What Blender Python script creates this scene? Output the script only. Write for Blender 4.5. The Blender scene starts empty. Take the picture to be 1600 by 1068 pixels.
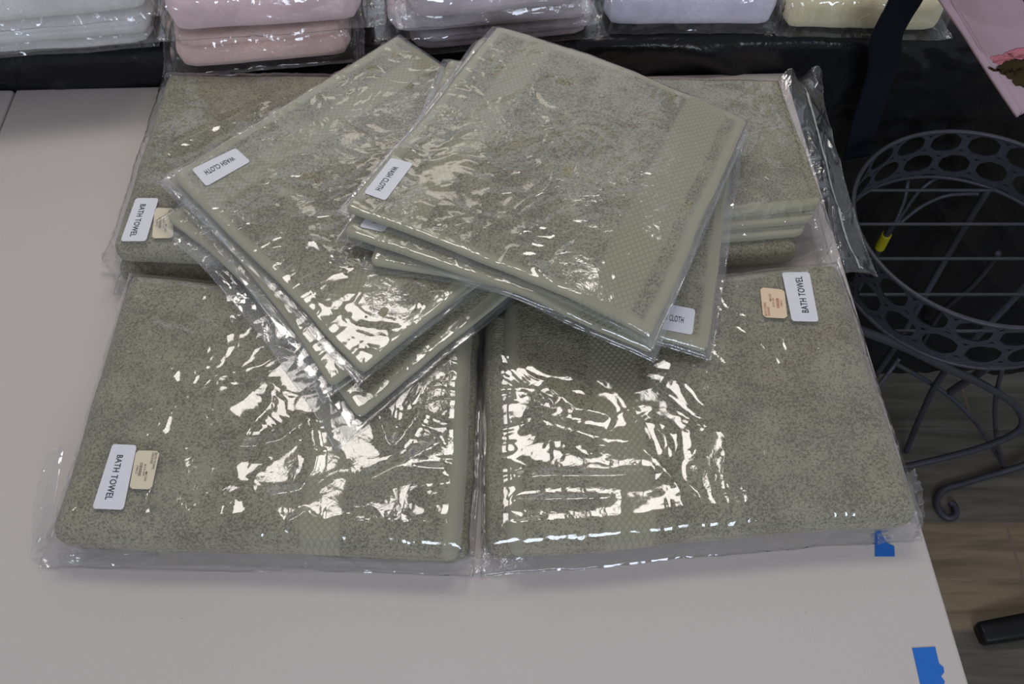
import bpy, math, random
import numpy as np
from mathutils import Vector

# ------------------------------------------------------------------ camera, world, lights, exposure
scene = bpy.context.scene
COL = scene.collection
F = 1450.0
PITCH = math.atan(2131 / F)
CAMZ = 0.74                      # camera above the table top (table top is z = 0, floor z = -0.74)
FLOOR = -0.74
cam = bpy.data.cameras.new('camera')
cam.sensor_width = 36.0
cam.lens = F / 1600 * 36.0
cam.clip_start = 0.02
co = bpy.data.objects.new('camera', cam)
co.location = (0, 0, CAMZ)
co.rotation_euler = (math.pi / 2 - PITCH, 0, 0)
COL.objects.link(co)
scene.camera = co

world = bpy.data.worlds.new('world')
scene.world = world
world.use_nodes = True
wn = world.node_tree.nodes
wn['Background'].inputs[0].default_value = (0.90, 0.92, 1.0, 1)
wn['Background'].inputs[1].default_value = 0.30

def area(name, loc, target, sx, sy, power, color):
    l = bpy.data.lights.new(name, 'AREA')
    l.shape = 'RECTANGLE'; l.size = sx; l.size_y = sy
    l.energy = power; l.color = color
    o = bpy.data.objects.new(name, l)
    o.location = loc
    o.rotation_euler = (Vector(target) - Vector(loc)).to_track_quat('-Z', 'Y').to_euler()
    COL.objects.link(o)
    return o

area('ceiling_lamp_right', (0.20, 1.36, 1.90), (0.20, 1.30, 0), 0.50, 0.46, 7.6, (1.0, 0.935, 0.89))
area('ceiling_lamp_left', (-0.52, 1.40, 1.90), (-0.52, 1.30, 0), 0.50, 0.46, 6.8, (1.0, 0.935, 0.89))
area('ceiling_lamp_far', (-0.36, 2.45, 1.90), (-0.36, 2.2, 0), 0.55, 0.28, 1.3, (1.0, 0.90, 0.78))
area('added_cool_panel', (-0.2, 3.3, 1.9), (0, 0.7, 0), 2.8, 1.2, 6.0, (0.75, 0.85, 1.0))  # cool panel added at ceiling height for the bluish haze reflected in the film
area('shop_window_behind', (0.3, -2.2, 1.35), (0.1, 0.5, 0), 1.3, 0.6, 31.0, (0.74, 0.84, 1.0))

vs = scene.view_settings
vs.view_transform = 'Standard'; vs.look = 'None'; vs.gamma = 1.0; vs.use_curve_mapping = False
vs.exposure = -0.02
try:
    scene.cycles.transparent_max_bounces = 32
    scene.cycles.max_bounces = 10
    scene.cycles.sample_clamp_indirect = 6.0
except Exception:
    pass

# ------------------------------------------------------------------ helpers
def at(px, py, z):
    """point at height z seen at pixel (px, py)"""
    dx, dy, dz = px - 800.0, F, -(py - 534.0)
    c, s = math.cos(PITCH), math.sin(PITCH)
    w = (dx, dy * c + dz * s, -dy * s + dz * c)
    t = (z - CAMZ) / w[2]
    return np.array((w[0] * t, w[1] * t))

def at3(px, py, z):
    p = at(px, py, z)
    return (float(p[0]), float(p[1]), z)

def sstep(a, b, x):
    t = np.clip((x - a) / (b - a), 0, 1)
    return t * t * (3 - 2 * t)

def _hash(ix, iy, seed):
    n = (ix.astype(np.int64) * 374761393 + iy.astype(np.int64) * 668265263 + seed * 974634777) & 0x7fffffff
    n = ((n ^ (n >> 13)) * 1274126177) & 0x7fffffff
    return ((n ^ (n >> 16)) & 0xffff) / 65535.0

def vnoise(x, y, seed=0):
    ix = np.floor(x); iy = np.floor(y)
    fx = x - ix; fy = y - iy
    ix = ix.astype(np.int64); iy = iy.astype(np.int64)
    ux = fx * fx * fx * (fx * (fx * 6 - 15) + 10); uy = fy * fy * fy * (fy * (fy * 6 - 15) + 10)
    a = _hash(ix, iy, seed); b = _hash(ix + 1, iy, seed)
    c = _hash(ix, iy + 1, seed); d = _hash(ix + 1, iy + 1, seed)
    return (a + (b - a) * ux) * (1 - uy) + (c + (d - c) * ux) * uy

def fbm(x, y, seed=0, octv=3):
    r = 0; a = 1; t = 0
    for i in range(octv):
        r = r + a * vnoise(x * 2 ** i + 17.3 * i, y * 2 ** i - 9.1 * i, seed + i); t += a; a *= 0.5
    return r / t

def ridged(x, y, seed=0):
    wx = fbm(x * 0.7 + 5, y * 0.7, seed + 31, 2) * 2.2
    wy = fbm(x * 0.7, y * 0.7 + 9, seed + 57, 2) * 2.2
    n = vnoise(x + wx, y + wy, seed)
    return (1 - np.abs(2 * n - 1)) ** 3

def link(name, me, parent=None):
    o = bpy.data.objects.new(name, me)
    COL.objects.link(o)
    if parent is not None:
        o.parent = parent
    return o

def tag(o, label=None, cat=None, group=None, kind=None):
    if label: o['label'] = label
    if cat: o['category'] = cat
    if group: o['group'] = group
    if kind: o['kind'] = kind
    return o

def empty(name, loc, label, cat, group=None):
    o = bpy.data.objects.new(name, None)
    o.location = loc
    o.empty_display_size = 0.05
    COL.objects.link(o)
    return tag(o, label, cat, group)

def mesh_from(name, verts, faces, mat, parent=None, smooth=True, uv=None, attrs=None):
    """verts in world coordinates; placed under parent keeping world position"""
    v = np.asarray(verts, dtype=np.float64)
    if parent is not None:
        off = np.zeros(3)
        p = parent
        while p is not None:
            off += np.array(p.location); p = p.parent
        v = v - off
    me = bpy.data.meshes.new(name)
    me.from_pydata([tuple(p) for p in v], [], [tuple(int(i) for i in f) for f in faces])
    if smooth:
        me.polygons.foreach_set('use_smooth', [True] * len(me.polygons))
    me.materials.append(mat)
    if uv is not None:
        l = me.uv_layers.new(name='UVMap')
        idx = np.zeros(len(me.loops), dtype=np.int32)
        me.loops.foreach_get('vertex_index', idx)
        l.data.foreach_set('uv', np.asarray(uv)[idx].astype(np.float32).ravel())
    if attrs:
        for k, a in attrs.items():
            at_ = me.attributes.new(k, 'FLOAT', 'POINT')
            at_.data.foreach_set('value', np.asarray(a, dtype=np.float32).ravel())
    me.update()
    return link(name, me, parent)

def grid_faces(nx, ny, base=0, flip=False):
    i = np.arange(nx - 1)[:, None]; j = np.arange(ny - 1)[None, :]
    a = base + i * ny + j
    f = np.stack([a, a + ny, a + ny + 1, a + 1], -1).reshape(-1, 4)
    return f[:, ::-1] if flip else f

def rim_faces(nx, ny, b0, b1):
    """join the borders of two grids of the same size"""
    loop = [i * ny for i in range(nx)] + [(nx - 1) * ny + j for j in range(1, ny)] + \
           [i * ny + ny - 1 for i in range(nx - 2, -1, -1)] + [j for j in range(ny - 2, 0, -1)]
    n = len(loop)
    return np.array([[b0 + loop[k], b1 + loop[k], b1 + loop[(k + 1) % n], b0 + loop[(k + 1) % n]] for k in range(n)])

class Quad:
    """four world corners; local metres s in [0,W], t in [0,H]"""
    def __init__(self, c):
        self.c = [np.array(p, dtype=float)[:2] for p in c]
        c = self.c
        self.W = (np.linalg.norm(c[1] - c[0]) + np.linalg.norm(c[2] - c[3])) / 2
        self.H = (np.linalg.norm(c[3] - c[0]) + np.linalg.norm(c[2] - c[1])) / 2
    def xy(self, s, t):
        u = s / self.W; v = t / self.H
        c = self.c
        X = (1-u)*(1-v)*c[0][0] + u*(1-v)*c[1][0] + u*v*c[2][0] + (1-u)*v*c[3][0]
        Y = (1-u)*(1-v)*c[0][1] + u*(1-v)*c[1][1] + u*v*c[2][1] + (1-u)*v*c[3][1]
        return X, Y
    def inv(self, x, y):
        s = np.full_like(x, self.W / 2); t = np.full_like(x, self.H / 2)
        e = 1e-4
        for _ in range(8):
            X, Y = self.xy(s, t)
            X1, Y1 = self.xy(s + e, t); X2, Y2 = self.xy(s, t + e)
            a, b, c, d = (X1-X)/e, (X2-X)/e, (Y1-Y)/e, (Y2-Y)/e
            det = a*d - b*c
            rx, ry = x - X, y - Y
            s = s + (d*rx - b*ry)/det; t = t + (-c*rx + a*ry)/det
        return s, t

# --- heightmap of what lies on the table
HX0, HY0, HS = -0.48, 0.16, 0.0025
HN, HM = 380, 330
GX, GY = np.meshgrid(HX0 + HS*np.arange(HN), HY0 + HS*np.arange(HM), indexing='ij')
HM_ = np.zeros((HN, HM))
def sample(Hm, x, y):
    fx = np.clip((x - HX0)/HS, 0, HN-1.001); fy = np.clip((y - HY0)/HS, 0, HM-1.001)
    ix = np.floor(fx).astype(int); iy = np.floor(fy).astype(int)
    a = fx-ix; b = fy-iy
    return Hm[ix,iy]*(1-a)*(1-b)+Hm[ix+1,iy]*a*(1-b)+Hm[ix,iy+1]*(1-a)*b+Hm[ix+1,iy+1]*a*b
def shift_op(A, r, op):
    for ax in (0, 1):
        B = A.copy()
        for k in range(-r, r+1):
            S = np.roll(A, k, ax)
            B = op(B, S)
        A = B
    return A
def boxblur(A, r):
    for ax in (0, 1):
        B = np.zeros_like(A)
        for k in range(-r, r+1): B += np.roll(A, k, ax)
        A = B/(2*r+1)
    return A
def drape_map(Hm):
    C = shift_op(shift_op(Hm, 34, np.maximum), 34, np.minimum)
    D = shift_op(np.maximum(C, Hm), 10, np.maximum)
    for r in (4, 3, 3): D = boxblur(D, r)
    return D

# ------------------------------------------------------------------ materials
def new_mat(name):
    m = bpy.data.materials.new(name); m.use_nodes = True
    nt = m.node_tree
    for n in list(nt.nodes): nt.nodes.remove(n)
    out = nt.nodes.new('ShaderNodeOutputMaterial')
    return m, nt, out
def N(nt, t, **kw):
    n = nt.nodes.new(t)
    for k, v in kw.items():
        if k.startswith('i_'):
            n.inputs[k[2:].replace('_', ' ')].default_value = v
        else: setattr(n, k, v)
    return n
def math_(nt, op, a, b=None, c=None, clamp=False):
    n = nt.nodes.new('ShaderNodeMath'); n.operation = op; n.use_clamp = clamp
    for i, v in enumerate((a, b, c)):
        if v is None: continue
        if hasattr(v, 'is_linked'): nt.links.new(v, n.inputs[i])
        else: n.inputs[i].default_value = v
    return n.outputs[0]
def mixc(nt, fac, a, b):
    n = nt.nodes.new('ShaderNodeMix'); n.data_type = 'RGBA'
    for i, v in ((0, fac), (6, a), (7, b)):
        if hasattr(v, 'is_linked'): nt.links.new(v, n.inputs[i])
        elif i == 0: n.inputs[0].default_value = v
        else: n.inputs[i].default_value = (*v, 1)
    return n.outputs[2]
def noise(nt, vec, scale, detail=2, rough=0.5, dist=0.0):
    n = N(nt, 'ShaderNodeTexNoise')
    n.inputs['Scale'].default_value = scale; n.inputs['Detail'].default_value = detail
    n.inputs['Roughness'].default_value = rough; n.inputs['Distortion'].default_value = dist
    nt.links.new(vec, n.inputs['Vector'])
    return n.outputs['Fac']
def ramp(nt, fac, lo, hi):
    n = N(nt, 'ShaderNodeMapRange'); n.interpolation_type = 'SMOOTHSTEP'
    n.inputs['From Min'].default_value = lo; n.inputs['From Max'].default_value = hi
    nt.links.new(fac, n.inputs['Value'])
    return n.outputs['Result']

def terry(name, col, dark, hemcol, bandcol, pile=1.0, soft=False):
    m, nt, out = new_mat(name)
    L = nt.links
    tc = N(nt, 'ShaderNodeTexCoord')
    obj = tc.outputs['Object']; uv = tc.outputs['UV']
    b = N(nt, 'ShaderNodeBsdfPrincipled'); b.inputs['Roughness'].default_value = 1.0
    b.inputs['Specular IOR Level'].default_value = 0.1
    b.inputs['Sheen Weight'].default_value = 0.25; b.inputs['Sheen Roughness'].default_value = 0.6
    L.new(b.outputs[0], out.inputs[0])
    hem = N(nt, 'ShaderNodeAttribute', attribute_name='hem').outputs['Fac']
    band = N(nt, 'ShaderNodeAttribute', attribute_name='band').outputs['Fac']
    loops = N(nt, 'ShaderNodeTexVoronoi'); loops.inputs['Scale'].default_value = 560
    wob = N(nt, 'ShaderNodeVectorMath', operation='ADD')
    nz = N(nt, 'ShaderNodeTexNoise'); nz.inputs['Scale'].default_value = 220; nz.inputs['Detail'].default_value = 1
    L.new(obj, nz.inputs['Vector'])
    sc = N(nt, 'ShaderNodeVectorMath', operation='SCALE'); sc.inputs['Scale'].default_value = 0.004
    L.new(nz.outputs['Color'], sc.inputs[0]); L.new(obj, wob.inputs[0]); L.new(sc.outputs[0], wob.inputs[1])
    L.new(wob.outputs[0], loops.inputs['Vector'])
    worm = noise(nt, obj, 540, 2.0, 0.55, 0.6)
    mott = noise(nt, obj, 26, 3, 0.55)
    mott2 = noise(nt, obj, 95, 2, 0.5)
    # gaps between the loops: their shade is painted in with the dark colour
    th = math_(nt, 'MULTIPLY_ADD', mott, -0.26, 0.74)
    th = math_(nt, 'MULTIPLY_ADD', mott2, -0.12, th)
    gap = math_(nt, 'SUBTRACT', th, worm)
    gap = math_(nt, 'MULTIPLY', gap, 5.5, clamp=True)
    pilemask = math_(nt, 'SUBTRACT', 1.0, math_(nt, 'MAXIMUM', hem, band), clamp=True)
    gapm = math_(nt, 'MULTIPLY', gap, pilemask)
    c1 = mixc(nt, math_(nt, 'MULTIPLY', gapm, 0.85 * pile), col, dark)
    ct = mixc(nt, ramp(nt, mott, 0.3, 0.75), tuple(x * 0.90 for x in col), tuple(min(1, x * 1.08) for x in col))
    c1 = mixc(nt, math_(nt, 'MULTIPLY', gapm, 0.9 * pile), ct, dark)
    # diamond weave
    sx = N(nt, 'ShaderNodeSeparateXYZ'); L.new(uv, sx.inputs[0])
    k = math.pi / 0.0056
    p_ = math_(nt, 'SINE', math_(nt, 'MULTIPLY', math_(nt, 'ADD', sx.outputs[0], math_(nt, 'MULTIPLY', sx.outputs[1], 0.8)), k))
    q_ = math_(nt, 'SINE', math_(nt, 'MULTIPLY', math_(nt, 'SUBTRACT', sx.outputs[0], math_(nt, 'MULTIPLY', sx.outputs[1], 0.8)), k))
    dia = math_(nt, 'MINIMUM', math_(nt, 'ABSOLUTE', p_), math_(nt, 'ABSOLUTE', q_))
    diac = mixc(nt, ramp(nt, dia, 0.05, 0.6), tuple(x * 0.82 for x in bandcol), tuple(x * 1.04 for x in bandcol))
    c2 = mixc(nt, band, c1, diac)
    c3 = mixc(nt, hem, c2, hemcol)
    L.new(c3, b.inputs['Base Color'])
    hgt = math_(nt, 'MULTIPLY', math_(nt, 'SUBTRACT', math_(nt, 'MULTIPLY', worm, 1.3), math_(nt, 'MULTIPLY', loops.outputs['Distance'], 0.7)), pilemask)
    hgt = math_(nt, 'ADD', hgt, math_(nt, 'MULTIPLY', pilemask, 0.6))
    hgt = math_(nt, 'ADD', hgt, math_(nt, 'MULTIPLY', math_(nt, 'MULTIPLY', dia, band), 0.5))
    bp = N(nt, 'ShaderNodeBump'); bp.inputs['Strength'].default_value = 0.9 * (0.5 if soft else 1)
    bp.inputs['Distance'].default_value = 0.0016
    L.new(hgt, bp.inputs['Height']); L.new(bp.outputs[0], b.inputs['Normal'])
    return m

def film(name, haze=0.05, amp=1.0, tint=(0.93, 0.95, 1.0), gain=1.7, fine=1.0):
    """clear polythene"""
    m, nt, out = new_mat(name)
    L = nt.links
    tc = N(nt, 'ShaderNodeTexCoord'); obj = tc.outputs['Object']
    # small crinkles in two families
    n1 = noise(nt, obj, 16, 2, 0.4, 1.4)
    r1 = math_(nt, 'POWER', math_(nt, 'SUBTRACT', 1.0, math_(nt, 'ABSOLUTE', math_(nt, 'MULTIPLY_ADD', n1, 4.0, -2.0)), clamp=True), 2.0)
    n2 = noise(nt, obj, 150, 3, 0.5, 0.8)
    reg = ramp(nt, noise(nt, obj, 14, 1, 0.5), 0.48, 0.62)
    h = math_(nt, 'MULTIPLY', r1, 1.6)
    h = math_(nt, 'ADD', h, math_(nt, 'MULTIPLY', math_(nt, 'MULTIPLY', n2, reg), 0.7 * fine))
    h = math_(nt, 'ADD', h, math_(nt, 'MULTIPLY', n2, 0.05 * fine))
    bp = N(nt, 'ShaderNodeBump'); bp.inputs['Strength'].default_value = 1.0
    bp.inputs['Distance'].default_value = 0.0007 * amp
    L.new(h, bp.inputs['Height'])
    lw = N(nt, 'ShaderNodeLayerWeight'); lw.inputs['Blend'].default_value = 0.5
    L.new(bp.outputs[0], lw.inputs['Normal'])
    f5 = math_(nt, 'POWER', lw.outputs['Facing'], 5.0)
    fr = math_(nt, 'MULTIPLY_ADD', f5, 0.9, 0.045)
    fr = math_(nt, 'MULTIPLY', fr, gain, clamp=True)
    tr = N(nt, 'ShaderNodeBsdfTransparent'); tr.inputs[0].default_value = (0.985, 0.985, 0.985, 1)
    gl = N(nt, 'ShaderNodeBsdfGlossy'); gl.inputs['Roughness'].default_value = 0.06
    gl.inputs['Color'].default_value = (1, 1, 1, 1)
    L.new(bp.outputs[0], gl.inputs['Normal'])
    df = N(nt, 'ShaderNodeBsdfDiffuse'); df.inputs[0].default_value = (*tint, 1)
    mx0 = N(nt, 'ShaderNodeMixShader')
    hz = math_(nt, 'MULTIPLY_ADD', reg, haze * 0.6, haze * 0.7)
    L.new(hz, mx0.inputs[0]); L.new(tr.outputs[0], mx0.inputs[1]); L.new(df.outputs[0], mx0.inputs[2])
    mx = N(nt, 'ShaderNodeMixShader')
    L.new(fr, mx.inputs[0]); L.new(mx0.outputs[0], mx.inputs[1]); L.new(gl.outputs[0], mx.inputs[2])
    L.new(mx.outputs[0], out.inputs[0])
    return m

def simple(name, col, rough=0.5, spec=0.5, bump=0.0, bscale=100, metal=0.0, var=0.0):
    m, nt, out = new_mat(name)
    L = nt.links
    b = N(nt, 'ShaderNodeBsdfPrincipled')
    b.inputs['Roughness'].default_value = rough; b.inputs['Specular IOR Level'].default_value = spec
    b.inputs['Metallic'].default_value = metal
    L.new(b.outputs[0], out.inputs[0])
    tc = N(nt, 'ShaderNodeTexCoord')
    n = noise(nt, tc.outputs['Object'], bscale, 3, 0.6)
    c = mixc(nt, n, tuple(x * (1 - var) for x in col), tuple(min(1, x * (1 + var)) for x in col))
    L.new(c, b.inputs['Base Color'])
    if bump:
        bp = N(nt, 'ShaderNodeBump'); bp.inputs['Strength'].default_value = 1
        bp.inputs['Distance'].default_value = bump
        L.new(n, bp.inputs['Height']); L.new(bp.outputs[0], b.inputs['Normal'])
    return m

SAGE = (0.375, 0.350, 0.235); SAGE_D = (0.130, 0.116, 0.070)
SAGE_H = (0.350, 0.335, 0.230); SAGE_B = (0.350, 0.330, 0.220)
M_sage = terry('sage_terry', SAGE, SAGE_D, SAGE_H, SAGE_B)
M_film = film('clear_film', 0.03, 0.45)
M_film_soft = film('clear_film_tight', 0.045, 0.5, fine=2.4)
M_film_flap = film('clear_film_flap', 0.02, 0.8, gain=1.3)
M_label = simple('white_label_paper', (0.74, 0.74, 0.78), 0.45, 0.4, var=0.02)
M_ink = simple('dark_ink', (0.03, 0.03, 0.045), 0.5)
M_cream_label = simple('cream_label_paper', (0.72, 0.64, 0.47), 0.5, 0.4, var=0.03)
M_peach_label = simple('peach_label_paper', (0.80, 0.62, 0.42), 0.5, 0.4, var=0.03)
M_faint_ink = simple('faint_ink', (0.30, 0.24, 0.20), 0.6)
M_red_ink = simple('faint_red_ink', (0.55, 0.28, 0.18), 0.6)

# ------------------------------------------------------------------ setting and tables
def box_mesh(name, x0, x1, y0, y1, z0, z1, mat, parent=None, bev=0.0):
    import bmesh
    bm = bmesh.new()
    bmesh.ops.create_cube(bm, size=1)
    for v in bm.verts:
        v.co = Vector(((x0+x1)/2 + v.co.x*(x1-x0), (y0+y1)/2 + v.co.y*(y1-y0), (z0+z1)/2 + v.co.z*(z1-z0)))
    if bev:
        bmesh.ops.bevel(bm, geom=list(bm.edges), offset=bev, segments=3, affect='EDGES', profile=0.5)
    off = Vector((0, 0, 0)); p = parent
    while p is not None: off += p.location; p = p.parent
    for v in bm.verts: v.co -= off
    me = bpy.data.meshes.new(name); bm.to_mesh(me); bm.free()
    me.materials.append(mat)
    me.polygons.foreach_set('use_smooth', [bev > 0] * len(me.polygons))
    return link(name, me, parent)

# floor of wood look tiles
def floor_mat():
    m, nt, out = new_mat('wood_look_tile')
    L = nt.links
    b = N(nt, 'ShaderNodeBsdfPrincipled'); b.inputs['Roughness'].default_value = 0.45
    L.new(b.outputs[0], out.inputs[0])
    tc = N(nt, 'ShaderNodeTexCoord')
    mp = N(nt, 'ShaderNodeMapping'); mp.inputs['Location'].default_value = (0.06, 0.098, 0)
    L.new(tc.outputs['Object'], mp.inputs['Vector'])
    br = N(nt, 'ShaderNodeTexBrick')
    br.inputs['Scale'].default_value = 1.0
    br.inputs['Brick Width'].default_value = 0.9; br.inputs['Row Height'].default_value = 0.183
    br.inputs['Mortar Size'].default_value = 0.0022; br.inputs['Mortar Smooth'].default_value = 0.1
    br.inputs['Color1'].default_value = (0.0, 0.0, 0.0, 1); br.inputs['Color2'].default_value = (1, 1, 1, 1)
    br.inputs['Mortar'].default_value = (0.5, 0.5, 0.5, 1)
    br.offset = 0.37
    L.new(mp.outputs[0], br.inputs['Vector'])
    st = N(nt, 'ShaderNodeMapping'); st.inputs['Scale'].default_value = (1.6, 16, 1)
    L.new(tc.outputs['Object'], st.inputs['Vector'])
    ad = N(nt, 'ShaderNodeVectorMath', operation='ADD')
    L.new(st.outputs[0], ad.inputs[0]); L.new(br.outputs['Color'], ad.inputs[1])
    g = noise(nt, ad.outputs[0], 3.0, 5, 0.6, 0.6)
    g2 = noise(nt, ad.outputs[0], 1.2, 2, 0.5, 0.3)
    c = mixc(nt, ramp(nt, g, 0.3, 0.7), (0.085, 0.078, 0.064), (0.165, 0.152, 0.130))
    warm = mixc(nt, ramp(nt, g, 0.3, 0.7), (0.17, 0.125, 0.070), (0.32, 0.245, 0.155))
    sp = N(nt, 'ShaderNodeSeparateXYZ'); L.new(tc.outputs['Object'], sp.inputs[0])
    row = math_(nt, 'FLOOR', math_(nt, 'MULTIPLY', math_(nt, 'ADD', sp.outputs[1], 0.098), 1/0.183))
    rw = math_(nt, 'FRACT', math_(nt, 'MULTIPLY', math_(nt, 'ABSOLUTE', math_(nt, 'SUBTRACT', row, 3.0)), 0.381))
    isw = math_(nt, 'LESS_THAN', rw, 0.25)
    c = mixc(nt, isw, c, warm)
    c = mixc(nt, math_(nt, 'MULTIPLY', g2, 0.4), c, (0.06, 0.055, 0.05))
    c = mixc(nt, br.outputs['Fac'], c, (0.17, 0.13, 0.10))
    L.new(c, b.inputs['Base Color'])
    return m
M_floor = floor_mat()
fl = box_mesh('floor', -2.5, 2.5, -1.5, 4.0, FLOOR - 0.05, FLOOR, M_floor)
tag(fl, kind='structure')

def table_mat():
    m, nt, out = new_mat('textured_table_plastic')
    L = nt.links
    b = N(nt, 'ShaderNodeBsdfPrincipled'); b.inputs['Roughness'].default_value = 0.42
    b.inputs['Specular IOR Level'].default_value = 0.35
    L.new(b.outputs[0], out.inputs[0])
    tc = N(nt, 'ShaderNodeTexCoord'); o = tc.outputs['Object']
    n = noise(nt, o, 420, 3, 0.6)
    s = noise(nt, o, 85, 2, 0.9)
    spk = ramp(nt, s, 0.76, 0.80)
    g = noise(nt, o, 5, 3, 0.5)
    c = mixc(nt, g, (0.56, 0.505, 0.47), (0.60, 0.545, 0.515))
    mp = N(nt, 'ShaderNodeMapping'); mp.inputs['Scale'].default_value = (160, 5, 1)
    L.new(o, mp.inputs['Vector'])
    scr = ramp(nt, noise(nt, mp.outputs[0], 1.0, 2, 0.5), 0.70, 0.80)
    c = mixc(nt, math_(nt, 'MULTIPLY', scr, 0.18), c, (0.42, 0.37, 0.34))
    c = mixc(nt, math_(nt, 'MULTIPLY', spk, 0.6), c, (0.25, 0.22, 0.2))
    L.new(c, b.inputs['Base Color'])
    bp = N(nt, 'ShaderNodeBump'); bp.inputs['Strength'].default_value = 0.6; bp.inputs['Distance'].default_value = 0.0005
    L.new(n, bp.inputs['Height']); L.new(bp.outputs[0], b.inputs['Normal'])
    return m
M_table = table_mat()
M_iron = simple('dark_iron', (0.055, 0.055, 0.070), 0.5, 0.5, 0.0006, 160, 0.3, 0.35)
M_grey_metal = simple('grey_tube_metal', (0.20, 0.20, 0.21), 0.4, 0.5, metal=0.6)

TX0, TX1, TY0, TY1 = -0.589, 0.330, 0.104, 0.866
TILT = math.radians(1.9)       # both tables stand slightly turned to the camera
tab = empty('folding_table', (-0.589, 0.866, FLOOR), 'off-white plastic folding table carrying the sage towel packages', 'table')
box_mesh('tabletop', TX0 + 0.001, TX1, TY0, TY1, -0.045, 0.0, M_table, tab, 0.004)
box_mesh('tabletop', TX0 - 0.92, TX0 - 0.001, TY0, TY1, -0.045, 0.0, M_table, tab, 0.004)

def tube(pts, r, n=8, close=False):
    P = np.array(pts, dtype=float)
    # catmull rom resample
    Q = []
    m = len(P)
    for i in range(m - 1):
        p0 = P[max(i-1, 0)]; p1 = P[i]; p2 = P[i+1]; p3 = P[min(i+2, m-1)]
        for t in np.linspace(0, 1, 9)[:-1]:
            Q.append(0.5*((2*p1)+(-p0+p2)*t+(2*p0-5*p1+4*p2-p3)*t*t+(-p0+3*p1-3*p2+p3)*t**3))
    Q.append(P[-1]); Q = np.array(Q)
    T = np.gradient(Q, axis=0); T /= np.linalg.norm(T, axis=1)[:, None] + 1e-12
    up = np.array([0, 0, 1.0]) if abs(T[0][2]) < 0.9 else np.array([1.0, 0, 0])
    V = []
    nrm = np.cross(T[0], up); nrm /= np.linalg.norm(nrm)
    for i in range(len(Q)):
        nrm = nrm - T[i]*np.dot(nrm, T[i]); nrm /= np.linalg.norm(nrm)
        bn = np.cross(T[i], nrm)
        for k in range(n):
            a = 2*math.pi*k/n
            V.append(Q[i] + r*(math.cos(a)*nrm + math.sin(a)*bn))
    Fc = []
    for i in range(len(Q)-1):
        for k in range(n):
            Fc.append([i*n+k, i*n+(k+1)%n, (i+1)*n+(k+1)%n, (i+1)*n+k])
    L = len(Q)
    Fc.append([k for k in range(n)][::-1]); Fc.append([(L-1)*n+k for k in range(n)])
    return V, Fc

def tube_obj(name, pts, r, mat, parent, n=8):
    V, Fc = tube(pts, r, n)
    return mesh_from(name, V, Fc, mat, parent)

for sx in (-1.42, 0.22):
    for sy in (0.17, 0.80):
        tube_obj('leg', [(sx, sy, -0.045), (sx, sy, -0.4), (sx, sy, FLOOR + 0.001)], 0.014, M_grey_metal, tab)
    tube_obj('stretcher', [(sx, 0.17, -0.5), (sx, 0.5, -0.5), (sx, 0.80, -0.5)], 0.009, M_grey_metal, tab)

tab.rotation_euler = (0, 0, TILT)
# rear table and its black plastic cover
RZ = 0.045
rt = empty('rear_table', (-0.589, 0.866, FLOOR), 'long table behind the white one, under the black plastic sheeting', 'table')
box_mesh('tabletop', -1.5, 1.35, 0.895, 1.62, RZ - 0.035, RZ - 0.004, M_table, rt, 0.004)
for sx in (-1.4, 1.25):
    for sy in (0.95, 1.55):
        tube_obj('leg', [(sx, sy, RZ-0.035), (sx, sy, -0.4), (sx, sy, FLOOR + 0.001)], 0.014, M_grey_metal, rt)

rt.rotation_euler = (0, 0, TILT)

def black_plastic():
    m, nt, out = new_mat('black_plastic_sheet')
    L = nt.links
    b = N(nt, 'ShaderNodeBsdfPrincipled'); b.inputs['Roughness'].default_value = 0.24
    b.inputs['Specular IOR Level'].default_value = 0.3
    b.inputs['Base Color'].default_value = (0.010, 0.010, 0.011, 1)
    L.new(b.outputs[0], out.inputs[0])
    tc = N(nt, 'ShaderNodeTexCoord'); o = tc.outputs['Object']
    n = noise(nt, o, 22, 3, 0.5, 1.2)
    n2 = noise(nt, o, 90, 2, 0.5, 0.5)
    h = math_(nt, 'ADD', n, math_(nt, 'MULTIPLY', n2, 0.15))
    bp = N(nt, 'ShaderNodeBump'); bp.inputs['Strength'].default_value = 1; bp.inputs['Distance'].default_value = 0.003
    L.new(h, bp.inputs['Height']); L.new(bp.outputs[0], b.inputs['Normal'])
    return m
M_black = black_plastic()
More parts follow.
